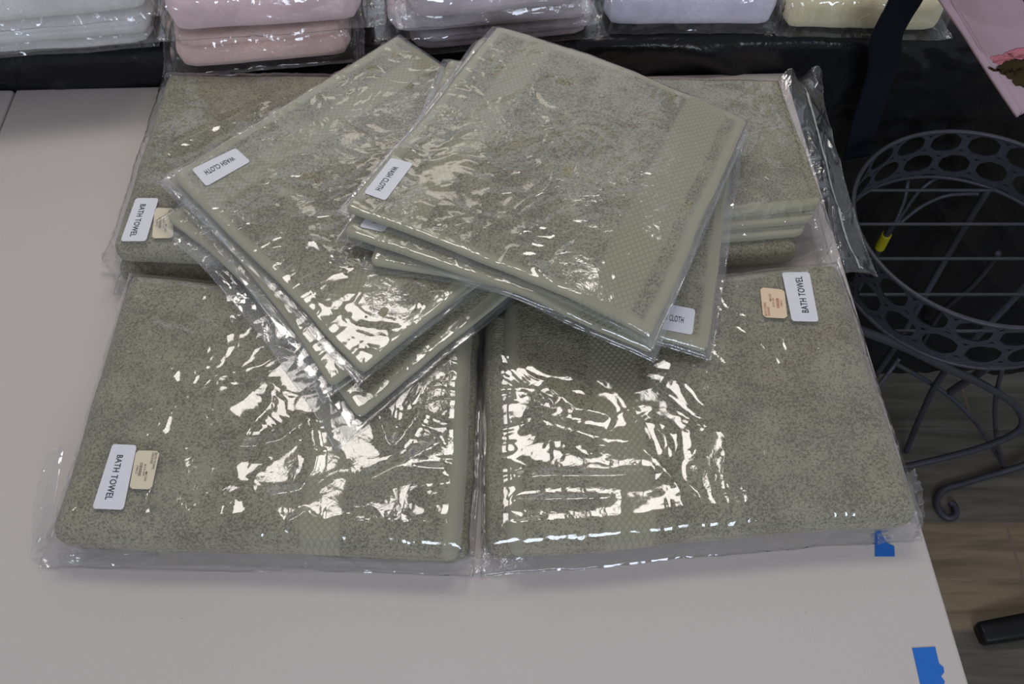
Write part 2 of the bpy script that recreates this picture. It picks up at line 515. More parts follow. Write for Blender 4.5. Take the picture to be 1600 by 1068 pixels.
def build_cover():
    nu, nv = 420, 170
    u = np.linspace(-1.54, 1.40, nu)[:, None] * np.ones((1, nv))
    # profile: back top -> front edge -> down
    ltop, ldown = 0.78, 0.76
    w = np.concatenate([np.linspace(0, ltop, 70), ltop + np.linspace(0, ldown, nv-70+1)[1:]])[None, :] * np.ones((nu, 1))
    r = 0.012
    y = np.where(w < ltop, 1.66 - w, 0)
    over = np.clip(w - ltop, 0, None)
    a = np.clip(over / r, 0, math.pi/2)
    yf = 1.66 - ltop
    Y = np.where(w < ltop, 1.66 - w, yf - r*np.sin(a))
    Z = np.where(w < ltop, RZ, RZ - r*(1-np.cos(a)) - np.clip(over - r*math.pi/2, 0, None))
    X = u.copy()
    fold = fbm(u*14 + over*3, over*5, 5, 3) - 0.5
    crum = ridged(u*13, over*26, 11)
    vis = sstep(0.34, 0.42, u)       # hanging free only beyond the end of the white table
    Z = Z + np.where(w < ltop, 0.0012*ridged(u*9, w*9, 3) * sstep(0, 0.05, w), 0)
    bulge = sstep(0.0, 0.03, over) * np.exp(-np.clip(over-0.05, 0, None)/0.1)
    Y = Y - 0.010*bulge*crum*sstep(0.02, 0.03, over + 0.02) - 0.002
    Y = Y - vis*sstep(0.02, 0.3, over)*(0.020*fold + 0.008*ridged(u*8 - over*9, over*2, 8) - 0.008)
    Y = Y + (1-vis)*0.003
    ct_, st_ = math.cos(TILT), math.sin(TILT)
    X, Y = -0.589 + (X+0.589)*ct_ - (Y-0.866)*st_, 0.866 + (X+0.589)*st_ + (Y-0.866)*ct_
    V = np.stack([X, Y, Z], -1).reshape(-1, 3)
    o = mesh_from('black_plastic_cover', V, grid_faces(nu, nv), M_black)
    m = o.modifiers.new('thickness', 'SOLIDIFY'); m.thickness = 0.0006
    return tag(o, 'shiny black plastic sheeting draped over the rear table down to the floor', 'table cover')
build_cover()

# ------------------------------------------------------------------ towels and bags
def axis_samples(W, step, r):
    inner = np.linspace(r, W - r, max(3, int((W - 2*r)/step)))
    th = np.linspace(0, math.pi/2, 7)
    e = r*(1-np.cos(th))
    return np.concatenate([e[:-1], inner, (W - e[:-1])[::-1]])

def edge_warp(Q, s, t, bows, seed, amp):
    """moves the outline in or out: bows = inward bow of the (bottom t=0, right s=W, top t=H, left s=0) sides"""
    u = s/Q.W; v = t/Q.H
    b, r, tp, l = bows
    ds = -(4*v*(1-v))*r*np.clip(u, 0, 1.2) + (4*v*(1-v))*l*np.clip(1-u, 0, 1.2)
    dt = (4*u*(1-u))*b*np.clip(1-v, 0, 1.2) - (4*u*(1-u))*tp*np.clip(v, 0, 1.2)
    ds = ds + amp*(fbm(v*4+3, u*1.0, seed, 2)-0.5)*2*np.abs(2*u-1)
    dt = dt + amp*(fbm(u*4+7, v*1.0, seed+3, 2)-0.5)*2*np.abs(2*v-1)
    return s + ds, t + dt

def towel(name, Q, layers, base, parent, mat, bows=(0,0,0,0), seed=1, amp=0.002, step=0.003,
          hems=(), bands=(), corner=0.012, lump=0.0006):
    """layers: list of (z0, thickness, (bottom,right,top,left) insets, bows or None)"""
    VV, FF, UV, HE, BA = [], [], [], [], []
    basei = 0
    for li, (z0, T, ins, lb) in enumerate(layers):
        b_, r_, t_, l_ = ins
        W = Q.W - l_ - r_; H = Q.H - b_ - t_
        r = min(T/2, 0.02)
        sa = axis_samples(W, step, r); ta = axis_samples(H, step, r)
        S, Tt = np.meshgrid(sa, ta, indexing='ij')
        d = np.minimum(np.minimum(S, W-S), np.minimum(Tt, H-Tt))
        dd = np.clip(d, 0, r)
        drop = r - np.sqrt(np.clip(r*r - (r-dd)**2, 0, None))
        # round the outline's corners
        a = np.clip(1 - np.minimum(S, W-S)/corner, 0, 1); bq = np.clip(1 - np.minimum(Tt, H-Tt)/corner, 0, 1)
        pull = corner*0.35*a*bq
        S2 = S + np.where(S < W/2, pull, -pull); T2 = Tt + np.where(Tt < H/2, pull, -pull)
        s = S2 + l_; t = T2 + b_
        sw, tw = edge_warp(Q, s, t, lb if lb is not None else bows, seed, amp)
        X, Y = Q.xy(sw, tw)
        bz = base(X, Y)
        und = lump*(fbm(s*40, t*40, seed+li+5, 2)-0.5)*2
        hemm = np.zeros_like(S); bandm = np.zeros_like(S)
        for side, w_, which in hems:
            if which is not None and li not in which: continue
            q = {'b': Tt, 't': H-Tt, 'l': S, 'r': W-S}[side]
            wv = w_*(0.9 + 0.35*(fbm(S*60, Tt*60, seed+9, 2)-0.5))
            hemm = np.maximum(hemm, 1 - sstep(wv-0.0015, wv+0.0025, q))
        for ax, a0, a1, which in bands:
            if which is not None and li not in which: continue
            q = s if ax == 's' else t
            bandm = np.maximum(bandm, sstep(a0-0.001, a0+0.001, q)*(1-sstep(a1-0.001, a1+0.001, q)))
        thin = np.maximum(hemm*0.0006, bandm*0.0010)
        ztop = bz + z0 + T - drop + und*sstep(0, r, d) - thin*sstep(0, r, d)
        zbot = bz + z0 + drop
        nx, ny = S.shape
        VV.append(np.stack([X, Y, ztop], -1).reshape(-1, 3)); VV.append(np.stack([X, Y, zbot], -1).reshape(-1, 3))
        FF.append(grid_faces(nx, ny, basei)); FF.append(grid_faces(nx, ny, basei + nx*ny, True)); FF.append(rim_faces(nx, ny, basei, basei + nx*ny))
        for _ in range(2):
            UV.append(np.stack([s, t], -1).reshape(-1, 2)); HE.append(hemm.ravel()); BA.append(bandm.ravel())
        basei += 2*nx*ny
    o = mesh_from(name, np.concatenate(VV), np.concatenate(FF), mat, parent, uv=np.concatenate(UV),
                  attrs={'hem': np.concatenate(HE), 'band': np.concatenate(BA)})
    return o

def polyline_dist(x, y, pts):
    best = np.full(x.shape, 9.0); par = np.zeros(x.shape)
    n = len(pts) - 1
    for i in range(n):
        a = np.array(pts[i]); b = np.array(pts[i+1]); ab = b-a
        t = np.clip(((x-a[0])*ab[0] + (y-a[1])*ab[1])/(ab@ab + 1e-12), 0, 1)
        d = np.hypot(x-a[0]-t*ab[0], y-a[1]-t*ab[1])
        m = d < best
        par = np.where(m, (i+t)/n, par); best = np.minimum(best, d)
    return best, par

class Bag:
    def __init__(self, Q, T, base, margins, seed, bows=(0,0,0,0), amp=0.002, wr=0.001, big=0.0, shoulder=(0.006, 0.008),
                 creases=(), flats=(), freq=1.0, edgewr=1.0, jag=0.0):
        self.__dict__.update(locals())
    r = 0.020; clear = 0.0016; wallrip = 0.0022
    def d_in(self, s, t):
        Q = self.Q
        return np.minimum(np.minimum(s, Q.W-s), np.minimum(t, Q.H-t))
    def wall(self):
        r = min(self.r, self.T*0.5)
        return r, max(0.003, (self.T - r)*0.5)
    def hfun(self, q):
        r, o1 = self.wall()
        c = self.clear
        th = np.clip((q + r)/r, 0, 1)*math.pi/2
        h = np.where(q < -r, q, -r + (r + c)*np.sin(th))
        lean = 0.0015
        h = np.where(q > 0, c + lean*np.clip(q/o1, 0, 1)**2, h)
        return np.where(q > o1, c + lean + (q - o1), h)
    def zfun(self, q):
        r, o1 = self.wall()
        th = np.clip((q + r)/r, 0, 1)*math.pi/2
        z = self.T - r*(1 - np.cos(th))
        w = np.clip(q/o1, 0, 1)
        return np.where(q > 0, (self.T - r)*(1 - w), z)
    def surf(self, s, t):
        Q = self.Q
        r, o1 = self.wall()
        qs = np.maximum(-s, s - Q.W); qt = np.maximum(-t, t - Q.H)
        q = np.maximum(qs, qt)
        wallm = np.exp(-((q - o1*0.5)/(o1*0.8))**2)
        ripple = self.wallrip*wallm*(ridged(s*32, t*32, self.seed+71) - 0.35*ridged(s*80, t*80, self.seed+72))
        hs = self.hfun(qs); ht = self.hfun(qt)
        ws = (qs >= qt - 0.004); 
        hs = hs + ripple*ws; ht = ht + ripple*(~ws)
        s2 = np.where(s < Q.W/2, -hs, Q.W + hs); t2 = np.where(t < Q.H/2, -ht, Q.H + ht)
        sw, tw = edge_warp(Q, s2, t2, self.bows, self.seed, self.amp)
        X, Y = Q.xy(sw, tw)
        d = -q
        f = self.freq
        wr = self.wr*(0.65*ridged(s*30*f, t*30*f, self.seed) + 0.2*ridged(s*75*f, t*75*f, self.seed+7))
        wr = wr + self.big*ridged(s*11*f, t*11*f, self.seed+13)
        near = np.exp(-(np.clip(d, 0, None)/0.03)**2)
        along = np.where(qs > qt, t, s)
        pull = ridged(along*55, d*9, self.seed+21)
        wr = wr + self.edgewr*0.0011*near*pull
        mask = np.ones_like(X)
        for fx in self.flats:
            c = np.mean(fx, 0); R = max(np.linalg.norm(np.array(p)-c) for p in fx)
            mask = mask*sstep(R*0.9, R*1.5, np.hypot(X-c[0], Y-c[1]))
        cr = np.zeros_like(X)
        for pts, A, w in self.creases:
            dd, par_ = polyline_dist(X, Y, pts)
            cr = cr + A*np.exp(-(dd/w)**1.5)*np.clip(4*par_*(1-par_), 0, 1)**0.4
        body = sstep(-0.001, max(0.003, r*0.7), d)
        zb = self.base(X, Y)
        z = zb + 0.0012 + self.zfun(q) + (wr + cr)*mask*body
        return X, Y, z, zb
    def z_at(self, x, y):
        s, t = self.Q.inv(x, y)
        for _ in range(4):
            X, Y, z, zb = self.surf(s, t)
            ds, dt = self.Q.inv(x, y)
            sx, tx = self.Q.inv(X, Y)
            s = s + (ds - sx); t = t + (dt - tx)
        return self.surf(s, t)[2]
    def build(self, name, mat, parent, step=0.0016):
        Q = self.Q
        mb, mr, mt, ml = self.margins
        pair = lambda m: m if isinstance(m, tuple) else (m, m)
        mb, mr, mt, ml = map(pair, (mb, mr, mt, ml))
        nx = int((Q.W + 0.02)/step); ny = int((Q.H + 0.02)/step)
        U, Vv = np.meshgrid(np.linspace(0, 1, nx), np.linspace(0, 1, ny), indexing='ij')
        r, o1 = self.wall()
        lo_s = -(o1 + ml[0] + (ml[1]-ml[0])*Vv); hi_s = Q.W + o1 + (mr[0] + (mr[1]-mr[0])*Vv)
        lo_t = -(o1 + mb[0] + (mb[1]-mb[0])*U); hi_t = Q.H + o1 + (mt[0] + (mt[1]-mt[0])*U)
        jg = self.jag
        lo_s = lo_s - jg*fbm(Vv*7, Vv*0, self.seed+61, 3)*2*(lo_s < -o1-0.003); hi_s = hi_s + jg*fbm(Vv*7, Vv*0, self.seed+62, 3)*2*(hi_s > Q.W+o1+0.003)
        lo_t = lo_t - jg*fbm(U*7, U*0, self.seed+63, 3)*2*(lo_t < -o1-0.003); hi_t = hi_t + jg*fbm(U*7, U*0, self.seed+64, 3)*2*(hi_t > Q.H+o1+0.003)
        s = lo_s + (hi_s-lo_s)*U; t = lo_t + (hi_t-lo_t)*Vv
        X, Y, z, zb = self.surf(s, t)
        lift = 0.0
        edge = np.minimum(np.minimum(U, 1-U)*(Q.W), np.minimum(Vv, 1-Vv)*Q.H)
        # loose margins ripple a little
        out = 1 - sstep(-o1-0.008, -o1, self.d_in(s, t))
        rip = 0.0035*out*ridged(s*28, t*28, self.seed+41)
        z = np.maximum(z + rip, zb + 0.0010)
        bot = zb + 0.0003 + rip*0.8
        z = np.maximum(z, bot + 0.0004)
        VV = np.concatenate([np.stack([X, Y, z], -1).reshape(-1, 3), np.stack([X, Y, bot], -1).reshape(-1, 3)])
        FF = np.concatenate([grid_faces(nx, ny, 0), grid_faces(nx, ny, nx*ny, True), rim_faces(nx, ny, 0, nx*ny)])
        return mesh_from(name, VV, FF, mat, parent)

# --- labels
def text_mesh(txt, spacing=1.0):
    c = bpy.data.curves.new('t', 'FONT'); c.body = txt; c.size = 1.0; c.resolution_u = 3
    c.space_character = 1.06; c.offset = 0.010
    o = bpy.data.objects.new('t', c); COL.objects.link(o)
    bpy.context.view_layer.update()
    dg = bpy.context.evaluated_depsgraph_get()
    me = bpy.data.meshes.new_from_object(o.evaluated_get(dg))
    v = np.array([p.co[:] for p in me.vertices]); f = [tuple(p.vertices) for p in me.polygons]
    bpy.data.objects.remove(o); bpy.data.curves.remove(c); bpy.data.meshes.remove(me)
    v[:, :2] -= v[:, :2].min(0)
    ext = v[:, :2].max(0)
    return v[:, 0]/ext[0], v[:, 1]/ext[1], ext, f

def on_quad(q, u, v):
    q = [np.array(p) for p in q]
    P = ((1-u)*(1-v))[..., None]*q[0] + (u*(1-v))[..., None]*q[1] + (u*v)[..., None]*q[2] + ((1-u)*v)[..., None]*q[3]
    return P[..., 0], P[..., 1]

def make_label(bag, q, txts, parent, name='label', mat=None, ink=None, lift=0.0004, bars=None, cr=0.07, ink_name='lettering'):
    """q: world corners (bottom-left, bottom-right, top-right, top-left of the writing)
    txts: list of (text, u0, v0, u1, v1)"""
    mat = mat or M_label; ink = ink or M_ink
    n, m = 22, 12
    U, V = np.meshgrid(np.linspace(0, 1, n), np.linspace(0, 1, m), indexing='ij')
    asp = np.linalg.norm(np.array(q[1])-np.array(q[0]))/np.linalg.norm(np.array(q[3])-np.array(q[0]))
    # rounded corners: pull corner samples in
    cu = cr/asp
    a = np.clip(1-np.minimum(U, 1-U)/cu, 0, 1); b = np.clip(1-np.minimum(V, 1-V)/cr, 0, 1)
    k = 1 - np.sqrt(np.clip(1-(a*b), 0, 1))
    U2 = U + np.where(U < .5, 1, -1)*cu*0.45*k; V2 = V + np.where(V < .5, 1, -1)*cr*0.45*k
    X, Y = on_quad(q, U2, V2)
    Z = bag.z_at(X, Y)
    Zt = Z + lift + 0.00012; Zb = Z + lift
    def onlab(u, v):
        fu = np.clip(u*(n-1), 0, n-1.001); fv = np.clip(v*(m-1), 0, m-1.001)
        i = fu.astype(int); j = fv.astype(int); a_ = fu-i; b_ = fv-j
        return (Zt[i, j]*(1-a_)*(1-b_)+Zt[i+1, j]*a_*(1-b_)+Zt[i, j+1]*(1-a_)*b_+Zt[i+1, j+1]*a_*b_) + 0.00025
    VV = np.concatenate([np.stack([X, Y, Zt], -1).reshape(-1, 3), np.stack([X, Y, Zb], -1).reshape(-1, 3)])
    FF = np.concatenate([grid_faces(n, m), grid_faces(n, m, n*m, True), rim_faces(n, m, 0, n*m)])
    lab = mesh_from(name, VV, FF, mat, parent, smooth=False)
    if bars: txts = list(txts)
    AV, AF = [], []; bi = 0
    for (t, u0, v0, u1, v1) in txts:
        tu, tv, ext, f = text_mesh(t)
        uu = u0 + (u1-u0)*tu; vv = v0 + (v1-v0)*tv
        X, Y = on_quad(q, uu, vv)
        Z = onlab(uu, vv)
        AV.append(np.stack([X, Y, Z], -1)); AF += [tuple(i + bi for i in ff) for ff in f]; bi += len(tu)
    if bars:
        u0, v0, u1, v1 = bars
        rnd = random.Random(4); x = u0
        while x < u1:
            w = rnd.choice((0.008, 0.014, 0.02))
            uu = np.array([x, x+w, x+w, x]); vv = np.array([v0, v0, v1, v1])
            X, Y = on_quad(q, uu, vv); Z = onlab(uu, vv)
            AV.append(np.stack([X, Y, Z], -1)); AF.append((bi, bi+1, bi+2, bi+3)); bi += 4
            x += w + rnd.choice((0.008, 0.014, 0.02))
    mesh_from(ink_name, np.concatenate(AV), AF, ink, lab, smooth=False)
    return lab

def P4(px, z):
    zz = z if isinstance(z, (tuple, list)) else [z]*4
    return [at(p[0], p[1], h) for p, h in zip(px, zz)]

zero = lambda x, y: np.zeros_like(x)

def bath_quad(c):
    return Quad([np.array(p) for p in c])

# footprints (world)
TF = 0.047     # front packages' height
TB = 0.056     # back packages' height
Q_FL = Quad(P4([(90, 854), (731, 878), (748, 470), (196, 420)], [0.020, 0.020, 0.045, 0.045]))
Q_FR = Quad(P4([(757, 877), (1430, 822), (1312, 402), (760, 462)], [0.020, 0.020, 0.045, 0.045]))
Q_BL = Quad(P4([(168, 404), (740, 434), (700, 116), (255, 111)], [0.045, 0.045, 0.055, 0.055]))
Q_BR = Quad(P4([(772, 420), (1292, 386), (1218, 124), (732, 116)], [0.030, 0.030, 0.055, 0.055]))

def crease_px(pts, z, A, w):
    return ([at(a, b, z) for a, b in pts], A, w)

lab_FL = P4([(175, 692), (143, 793), (192, 795), (213, 694)], 0.052)
lab_FLp = P4([(249, 703), (236, 763), (201, 762), (212, 702)], 0.052)
lab_FR = P4([(1280, 501), (1265, 423), (1222, 423), (1238, 500)], 0.052)
lab_FRp = P4([(1193, 494), (1188, 447), (1226, 451), (1231, 496)], 0.052)
lab_BL = P4([(212, 309), (188, 376), (228, 376), (248, 309)], 0.060)
lab_BLp = P4([(272, 325), (270, 371), (237, 372), (242, 324)], 0.060)

GRP = 'sage bath towel packages laid two by two on the white table'
PK = {}
def bath(key, Q, T, layers, label, seed, margins, creases, flats, hems, bands, big, **kw):
    c = Q.xy(np.array(Q.W/2), np.array(Q.H/2))
    root = empty('bath_towel_package', (float(c[0]), float(c[1]), 0.0), label, 'towel', GRP)
    towel('towel', Q, layers, lambda x, y: np.full_like(x, 0.0012), root, M_sage, seed=seed, hems=hems, bands=bands, lump=0.0009, amp=0.002, step=0.0028)
    bag = Bag(Q, T, zero, margins, seed, wr=0.0006, big=big*0.7, creases=creases, flats=flats, shoulder=(0.005, 0.012), jag=0.0015, **kw)
    bag.r = 0.020 if key[0] == 'F' else 0.0145
    bag.build('plastic_bag', M_film, root)
    PK[key] = (root, bag)
    return root, bag

cz = 0.05
r_FL, b_FL = bath('FL', Q_FL, TF + 0.002, [(0, 0.018, (0.004, -0.001, 0.006, 0.004), None), (0.006, 0.040, (0, 0.005, 0, 0), None)],
    'sage bath towel package at the front left, cream price sticker beside its label', 3,
    ((0.006, 0.001), 0.002, 0.001, (0.014, 0.002)),
    [crease_px([(312, 722), (350, 703), (400, 700), (440, 690), (470, 665), (482, 648)], cz, 0.0035, 0.006),
     crease_px([(482, 648), (488, 680), (493, 712)], cz, 0.0035, 0.005),
     crease_px([(390, 792), (430, 775), (470, 768), (492, 735), (500, 700)], cz, 0.003, 0.006),
     crease_px([(418, 845), (450, 820), (482, 796)], cz, 0.002, 0.003),
     crease_px([(535, 790), (590, 750), (640, 720), (690, 690)], cz, 0.003, 0.007),
     crease_px([(560, 760), (620, 735), (700, 732)], cz, 0.0025, 0.006),
     crease_px([(590, 640), (605, 690), (612, 708)], cz, 0.003, 0.005),
     crease_px([(612, 708), (640, 670), (660, 640)], cz, 0.003, 0.005)],
    [lab_FL, lab_FLp], [('r', 0.013, (1,))], [('s', 0.205, 0.235, (1,))], 0.0022)
r_FR, b_FR = bath('FR', Q_FR, TF + 0.002, [(0, 0.030, (0.004, 0.002, 0.006, 0.0), None), (0.006, 0.040, (0, 0, 0, 0.017), None)],
    'sage bath towel package at the front right of the table, with a peach price sticker', 8,
    ((0.002, 0.001), (0.007, 0.001), 0.001, 0.001),
    [crease_px([(805, 748), (870, 745), (960, 745), (1020, 738)], cz, 0.0025, 0.005),
     crease_px([(800, 784), (850, 782), (960, 779)], cz, 0.002, 0.004),
     crease_px([(800, 820), (850, 815)], cz, 0.002, 0.003),
     crease_px([(850, 600), (900, 640), (960, 650)], cz, 0.0025, 0.008),
     crease_px([(820, 650), (880, 670), (950, 690), (1000, 690)], cz, 0.0025, 0.010),
     crease_px([(800, 505), (860, 530), (940, 535)], cz, 0.0025, 0.006)],
    [lab_FR, lab_FRp], [('l', 0.012, (1,))], [('s', 0.096, 0.134, (1,))], 0.0016)
r_BL, b_BL = bath('BL', Q_BL, TB + 0.002, [(0, 0.027, (0.0, 0.002, 0.002, 0.0), None), (0.026, 0.029, (0.006, 0.0, 0, 0.003), None)],
    'sage bath towel package at the back left, partly under the left fan of wash cloths', 15,
    ((0.004, 0.001), 0.001, 0.002, (0.003, 0.002)),
    [crease_px([(230, 250), (330, 200), (430, 150)], 0.06, 0.002, 0.008)],
    [lab_BL, lab_BLp], [], [], 0.0012)
r_BR, b_BR = bath('BR', Q_BR, TB + 0.002, [(0, 0.026, (0.0, 0.024, 0.002, 0.0), None),
      (0.025, 0.011, (0.018, 0.016, 0.0, 0.0), (-0.004, 0, 0, 0)), (0.0355, 0.010, (0.027, 0.006, 0.0, 0.0), (-0.006, 0, 0, 0)),
      (0.045, 0.011, (0.036, 0.0, 0.0, 0.0), (-0.008, 0, 0, 0))],
    'sage bath towel package at the back right, clear bag flap over the table edge', 22,
    (0.004, 0.006, 0.004, 0.002), [], [], [('b', 0.010, (1, 2, 3))], [], 0.0012)

# labels of the bath towel packages
BT = [('BATH TOWEL', 0.17, 0.32, 0.86, 0.56)]
make_label(b_FL, lab_FL, BT, r_FL)
make_label(b_FR, lab_FR, [('BATH TOWEL', 0.17, 0.30, 0.90, 0.56)], r_FR)
make_label(b_BL, lab_BL, [('BATH TOWEL', 0.15, 0.30, 0.90, 0.54)], r_BL)
def price(bag, q, root, mat, ink):
    make_label(bag, q, [('BATH TOWEL', 0.05, 0.82, 0.50, 0.93), ('ORGANIC', 0.05, 0.70, 0.36, 0.80), ('MOSS', 0.55, 0.58, 0.80, 0.68),
                        ('$22.00', 0.36, 0.46, 0.66, 0.56), ('19812', 0.40, 0.14, 0.62, 0.23)], root, 'price_sticker', mat, ink,
               bars=(0.33, 0.27, 0.66, 0.40), cr=0.14, ink_name='print')
price(b_FL, [lab_FLp[3], lab_FLp[2], lab_FLp[1], lab_FLp[0]], r_FL, M_cream_label, M_faint_ink)
price(b_FR, [lab_FRp[3], lab_FRp[2], lab_FRp[1], lab_FRp[0]], r_FR, M_peach_label, M_red_ink)
price(b_BL, [lab_BLp[3], lab_BLp[2], lab_BLp[1], lab_BLp[0]], r_BL, M_cream_label, M_faint_ink)

# --- heightmap under the wash cloths
for Q, T in ((Q_FL, TF), (Q_FR, TF), (Q_BL, TB), (Q_BR, TB)):
    s, t = Q.inv(GX, GY)
    ins = (s > -0.006) & (s < Q.W+0.006) & (t > -0.006) & (t < Q.H+0.006)
    HM_ = np.where(ins, np.maximum(HM_, T + 0.0060), HM_)

HM_ = np.where((GX > -0.40) & (GX < 0.30) & (GY > 0.80), np.maximum(HM_, TB + 0.0048), HM_)   # the cloths stay stiff past the back edge
WGRP = 'sage wash cloths in clear bags fanned over the bath towels'
def stiff_base(Q, S):
    s, t = Q.inv(GX[::3, ::3], GY[::3, ::3])
    m = (s > -0.01) & (s < Q.W+0.01) & (t > -0.01) & (t < Q.H+0.01)
    px, py, pz = GX[::3, ::3][m], GY[::3, ::3][m], S[::3, ::3][m]
    g = np.linspace(-0.32, 0.32, 17)
    planes = [(a, b, float((pz - a*px - b*py).max())) for a in g for b in g]
    def base(x, y):
        e = np.full(np.shape(x), 9.0)
        for a, b, c in planes: e = np.minimum(e, a*x + b*y + c)
        return 0.8*e + 0.2*np.maximum(sample(S, x, y), e - 0.02)
    return base

def wash(make, label, seed, margins, bows=(0,0,0,0), T=0.0074, bands=((0.040, 0.068), (0.222, 0.262)), amp=0.002, big=0.0010, creases=()):
    global HM_
    S = drape_map(HM_)
    base = lambda x, y: sample(S, x, y)
    for _ in range(3):
        Q, flats = make(on_pile(base))
        base = stiff_base(Q, S)
    c = Q.xy(np.array(Q.W/2), np.array(Q.H/2))
    cz_ = float(base(np.array([c[0]]), np.array([c[1]]))[0])
    root = empty('wash_cloth_package', (float(c[0]), float(c[1]), cz_), label, 'wash cloth', WGRP)
    towel('wash_cloth', Q, [(0.001, T, (0, 0, 0, 0), None)], base, root, M_sage, bows=bows, seed=seed, amp=amp,
          hems=[('b', 0.010, None), ('t', 0.010, None), ('l', 0.011, None), ('r', 0.011, None)],
          bands=[('s', a, b, None) for a, b in bands], corner=0.006, step=0.0024, lump=0.0007)
    bag = Bag(Q, T, base, margins, seed, bows=bows, amp=amp, wr=0.0004, big=big*0.7, shoulder=(0.003, 0.004), flats=flats, creases=creases, edgewr=0.5)
    bag.clear = 0.0008; bag.wallrip = 0.0006
    bag.build('plastic_bag', M_film_soft, root)
    s, t = Q.inv(GX, GY)
    m = max(max(v) if isinstance(v, tuple) else v for v in margins) + 0.004
    ins = (s > -0.012) & (s < Q.W+0.012) & (t > -0.012) & (t < Q.H+0.012)
    HM_ = np.where(ins, np.maximum(HM_, base(GX, GY) + T + 0.0030), HM_)
    return root, bag, flats

def par(c0, c1, c3, c2=None):
    return Quad([c0, c1, c1 + c3 - c0 if c2 is None else c2, c3])
def along(a, b, L):
    return (b-a)/np.linalg.norm(b-a)*L

def on_pile(base, extra=0.0085):
    """returns a function: picture point -> world point on top of the pile"""
    def f(px, py, e=None):
        z = 0.08
        for _ in range(14):
            p = at(px, py, z)
            z = 0.5*z + 0.5*(float(base(np.array([p[0]]), np.array([p[1]]))[0]) + (extra if e is None else e))
        return at(px, py, z)
    return f
# left fan
def m3(W):
    c0, c1, c2_ = W(256, 337), W(557, 650), W(765, 480)
    return par(c0, c1, c0 + along(c1, c2_, 0.30)), []
wash(m3, 'bottom wash cloth of the left fan, with a wide clear bag margin', 31,
     ((0.008, 0.028), 0.004, 0.004, 0.006), bows=(0.010, 0, 0, 0))
def m2(W):
    c1 = W(516, 600); c0 = c1 + along(c1, W(280, 303), 0.306)
    return par(c0, c1, c0 + along(c1, W(722, 458), 0.30)), []
wash(m2, 'middle wash cloth of the left fan, mostly hidden beneath the one with a label', 36,
     ((0.006, 0.010), 0.003, 0.004, 0.003), bows=(0.006, 0, 0, 0))
def m1(W):
    c0, c1, c3 = W(264, 272), W(566, 578), W(625, 53)
    return par(c0, c1, c3), [[W(*p, 0.010) for p in [(368, 230), (299, 263), (322, 290), (391, 251)]]]
rL1, bL1, (lab_L1,) = wash(m1, 'top wash cloth of the left fan, labelled near its left corner', 41,
     ((0.008, 0.006), 0.002, 0.004, 0.005), amp=0.003)
# right fan
def mC(W):
    c0, c1, c2 = W(578, 408), W(1106, 548), W(1148, 196)
    return par(c0, c1, c0 + c2 - c1, c2), [[W(*p, 0.010) for p in [(1008, 508), (1082, 522), (1087, 482), (1014, 468)]]]
rC, bC, (lab_C,) = wash(mC, 'lowest wash cloth of the right fan, half its label hidden', 46,
     (0.002, (0.003, 0.010), 0.003, 0.006), bows=(0.003, 0, 0, 0), bands=((0.215, 0.245),))
def mB(W):
    return Quad([W(536, 362), W(1016, 550), W(1164, 196), W(768, 50)]), [[W(*p, 0.010) for p in [(600, 300), (561, 353), (599, 361), (638, 310)]]]
rB, bB, (lab_B,) = wash(mB, 'middle wash cloth of the right fan, a strip and label corner peeking out', 51,
     (0.002, 0.002, 0.003, 0.004), bows=(-0.002, 0, 0, 0))
def mA(W):
    return Quad([W(542, 323), W(1018, 526), W(1168, 186), W(778, 38)]), [[W(*p, 0.010) for p in [(611, 245), (568, 300), (602, 312), (646, 254)]]]
rA, bA, (lab_A,) = wash(mA, 'topmost wash cloth of the right fan, its whole square in view', 56,
     (0.002, 0.002, 0.003, 0.005), amp=0.003,
     creases=[crease_px([(833, 425), (850, 445), (865, 460)], 0.11, 0.002, 0.004), crease_px([(900, 490), (930, 505), (1000, 520)], 0.11, 0.0015, 0.004)])
WC = [('WASH CLOTH', 0.19, 0.32, 0.84, 0.57)]
make_label(bL1, lab_L1, WC, rL1)
make_label(bA, lab_A, WC, rA)
make_label(bB, lab_B, WC, rB)
make_label(bC, lab_C, [('WASH CLOTH', 0.16, 0.36, 0.78, 0.60)], rC)

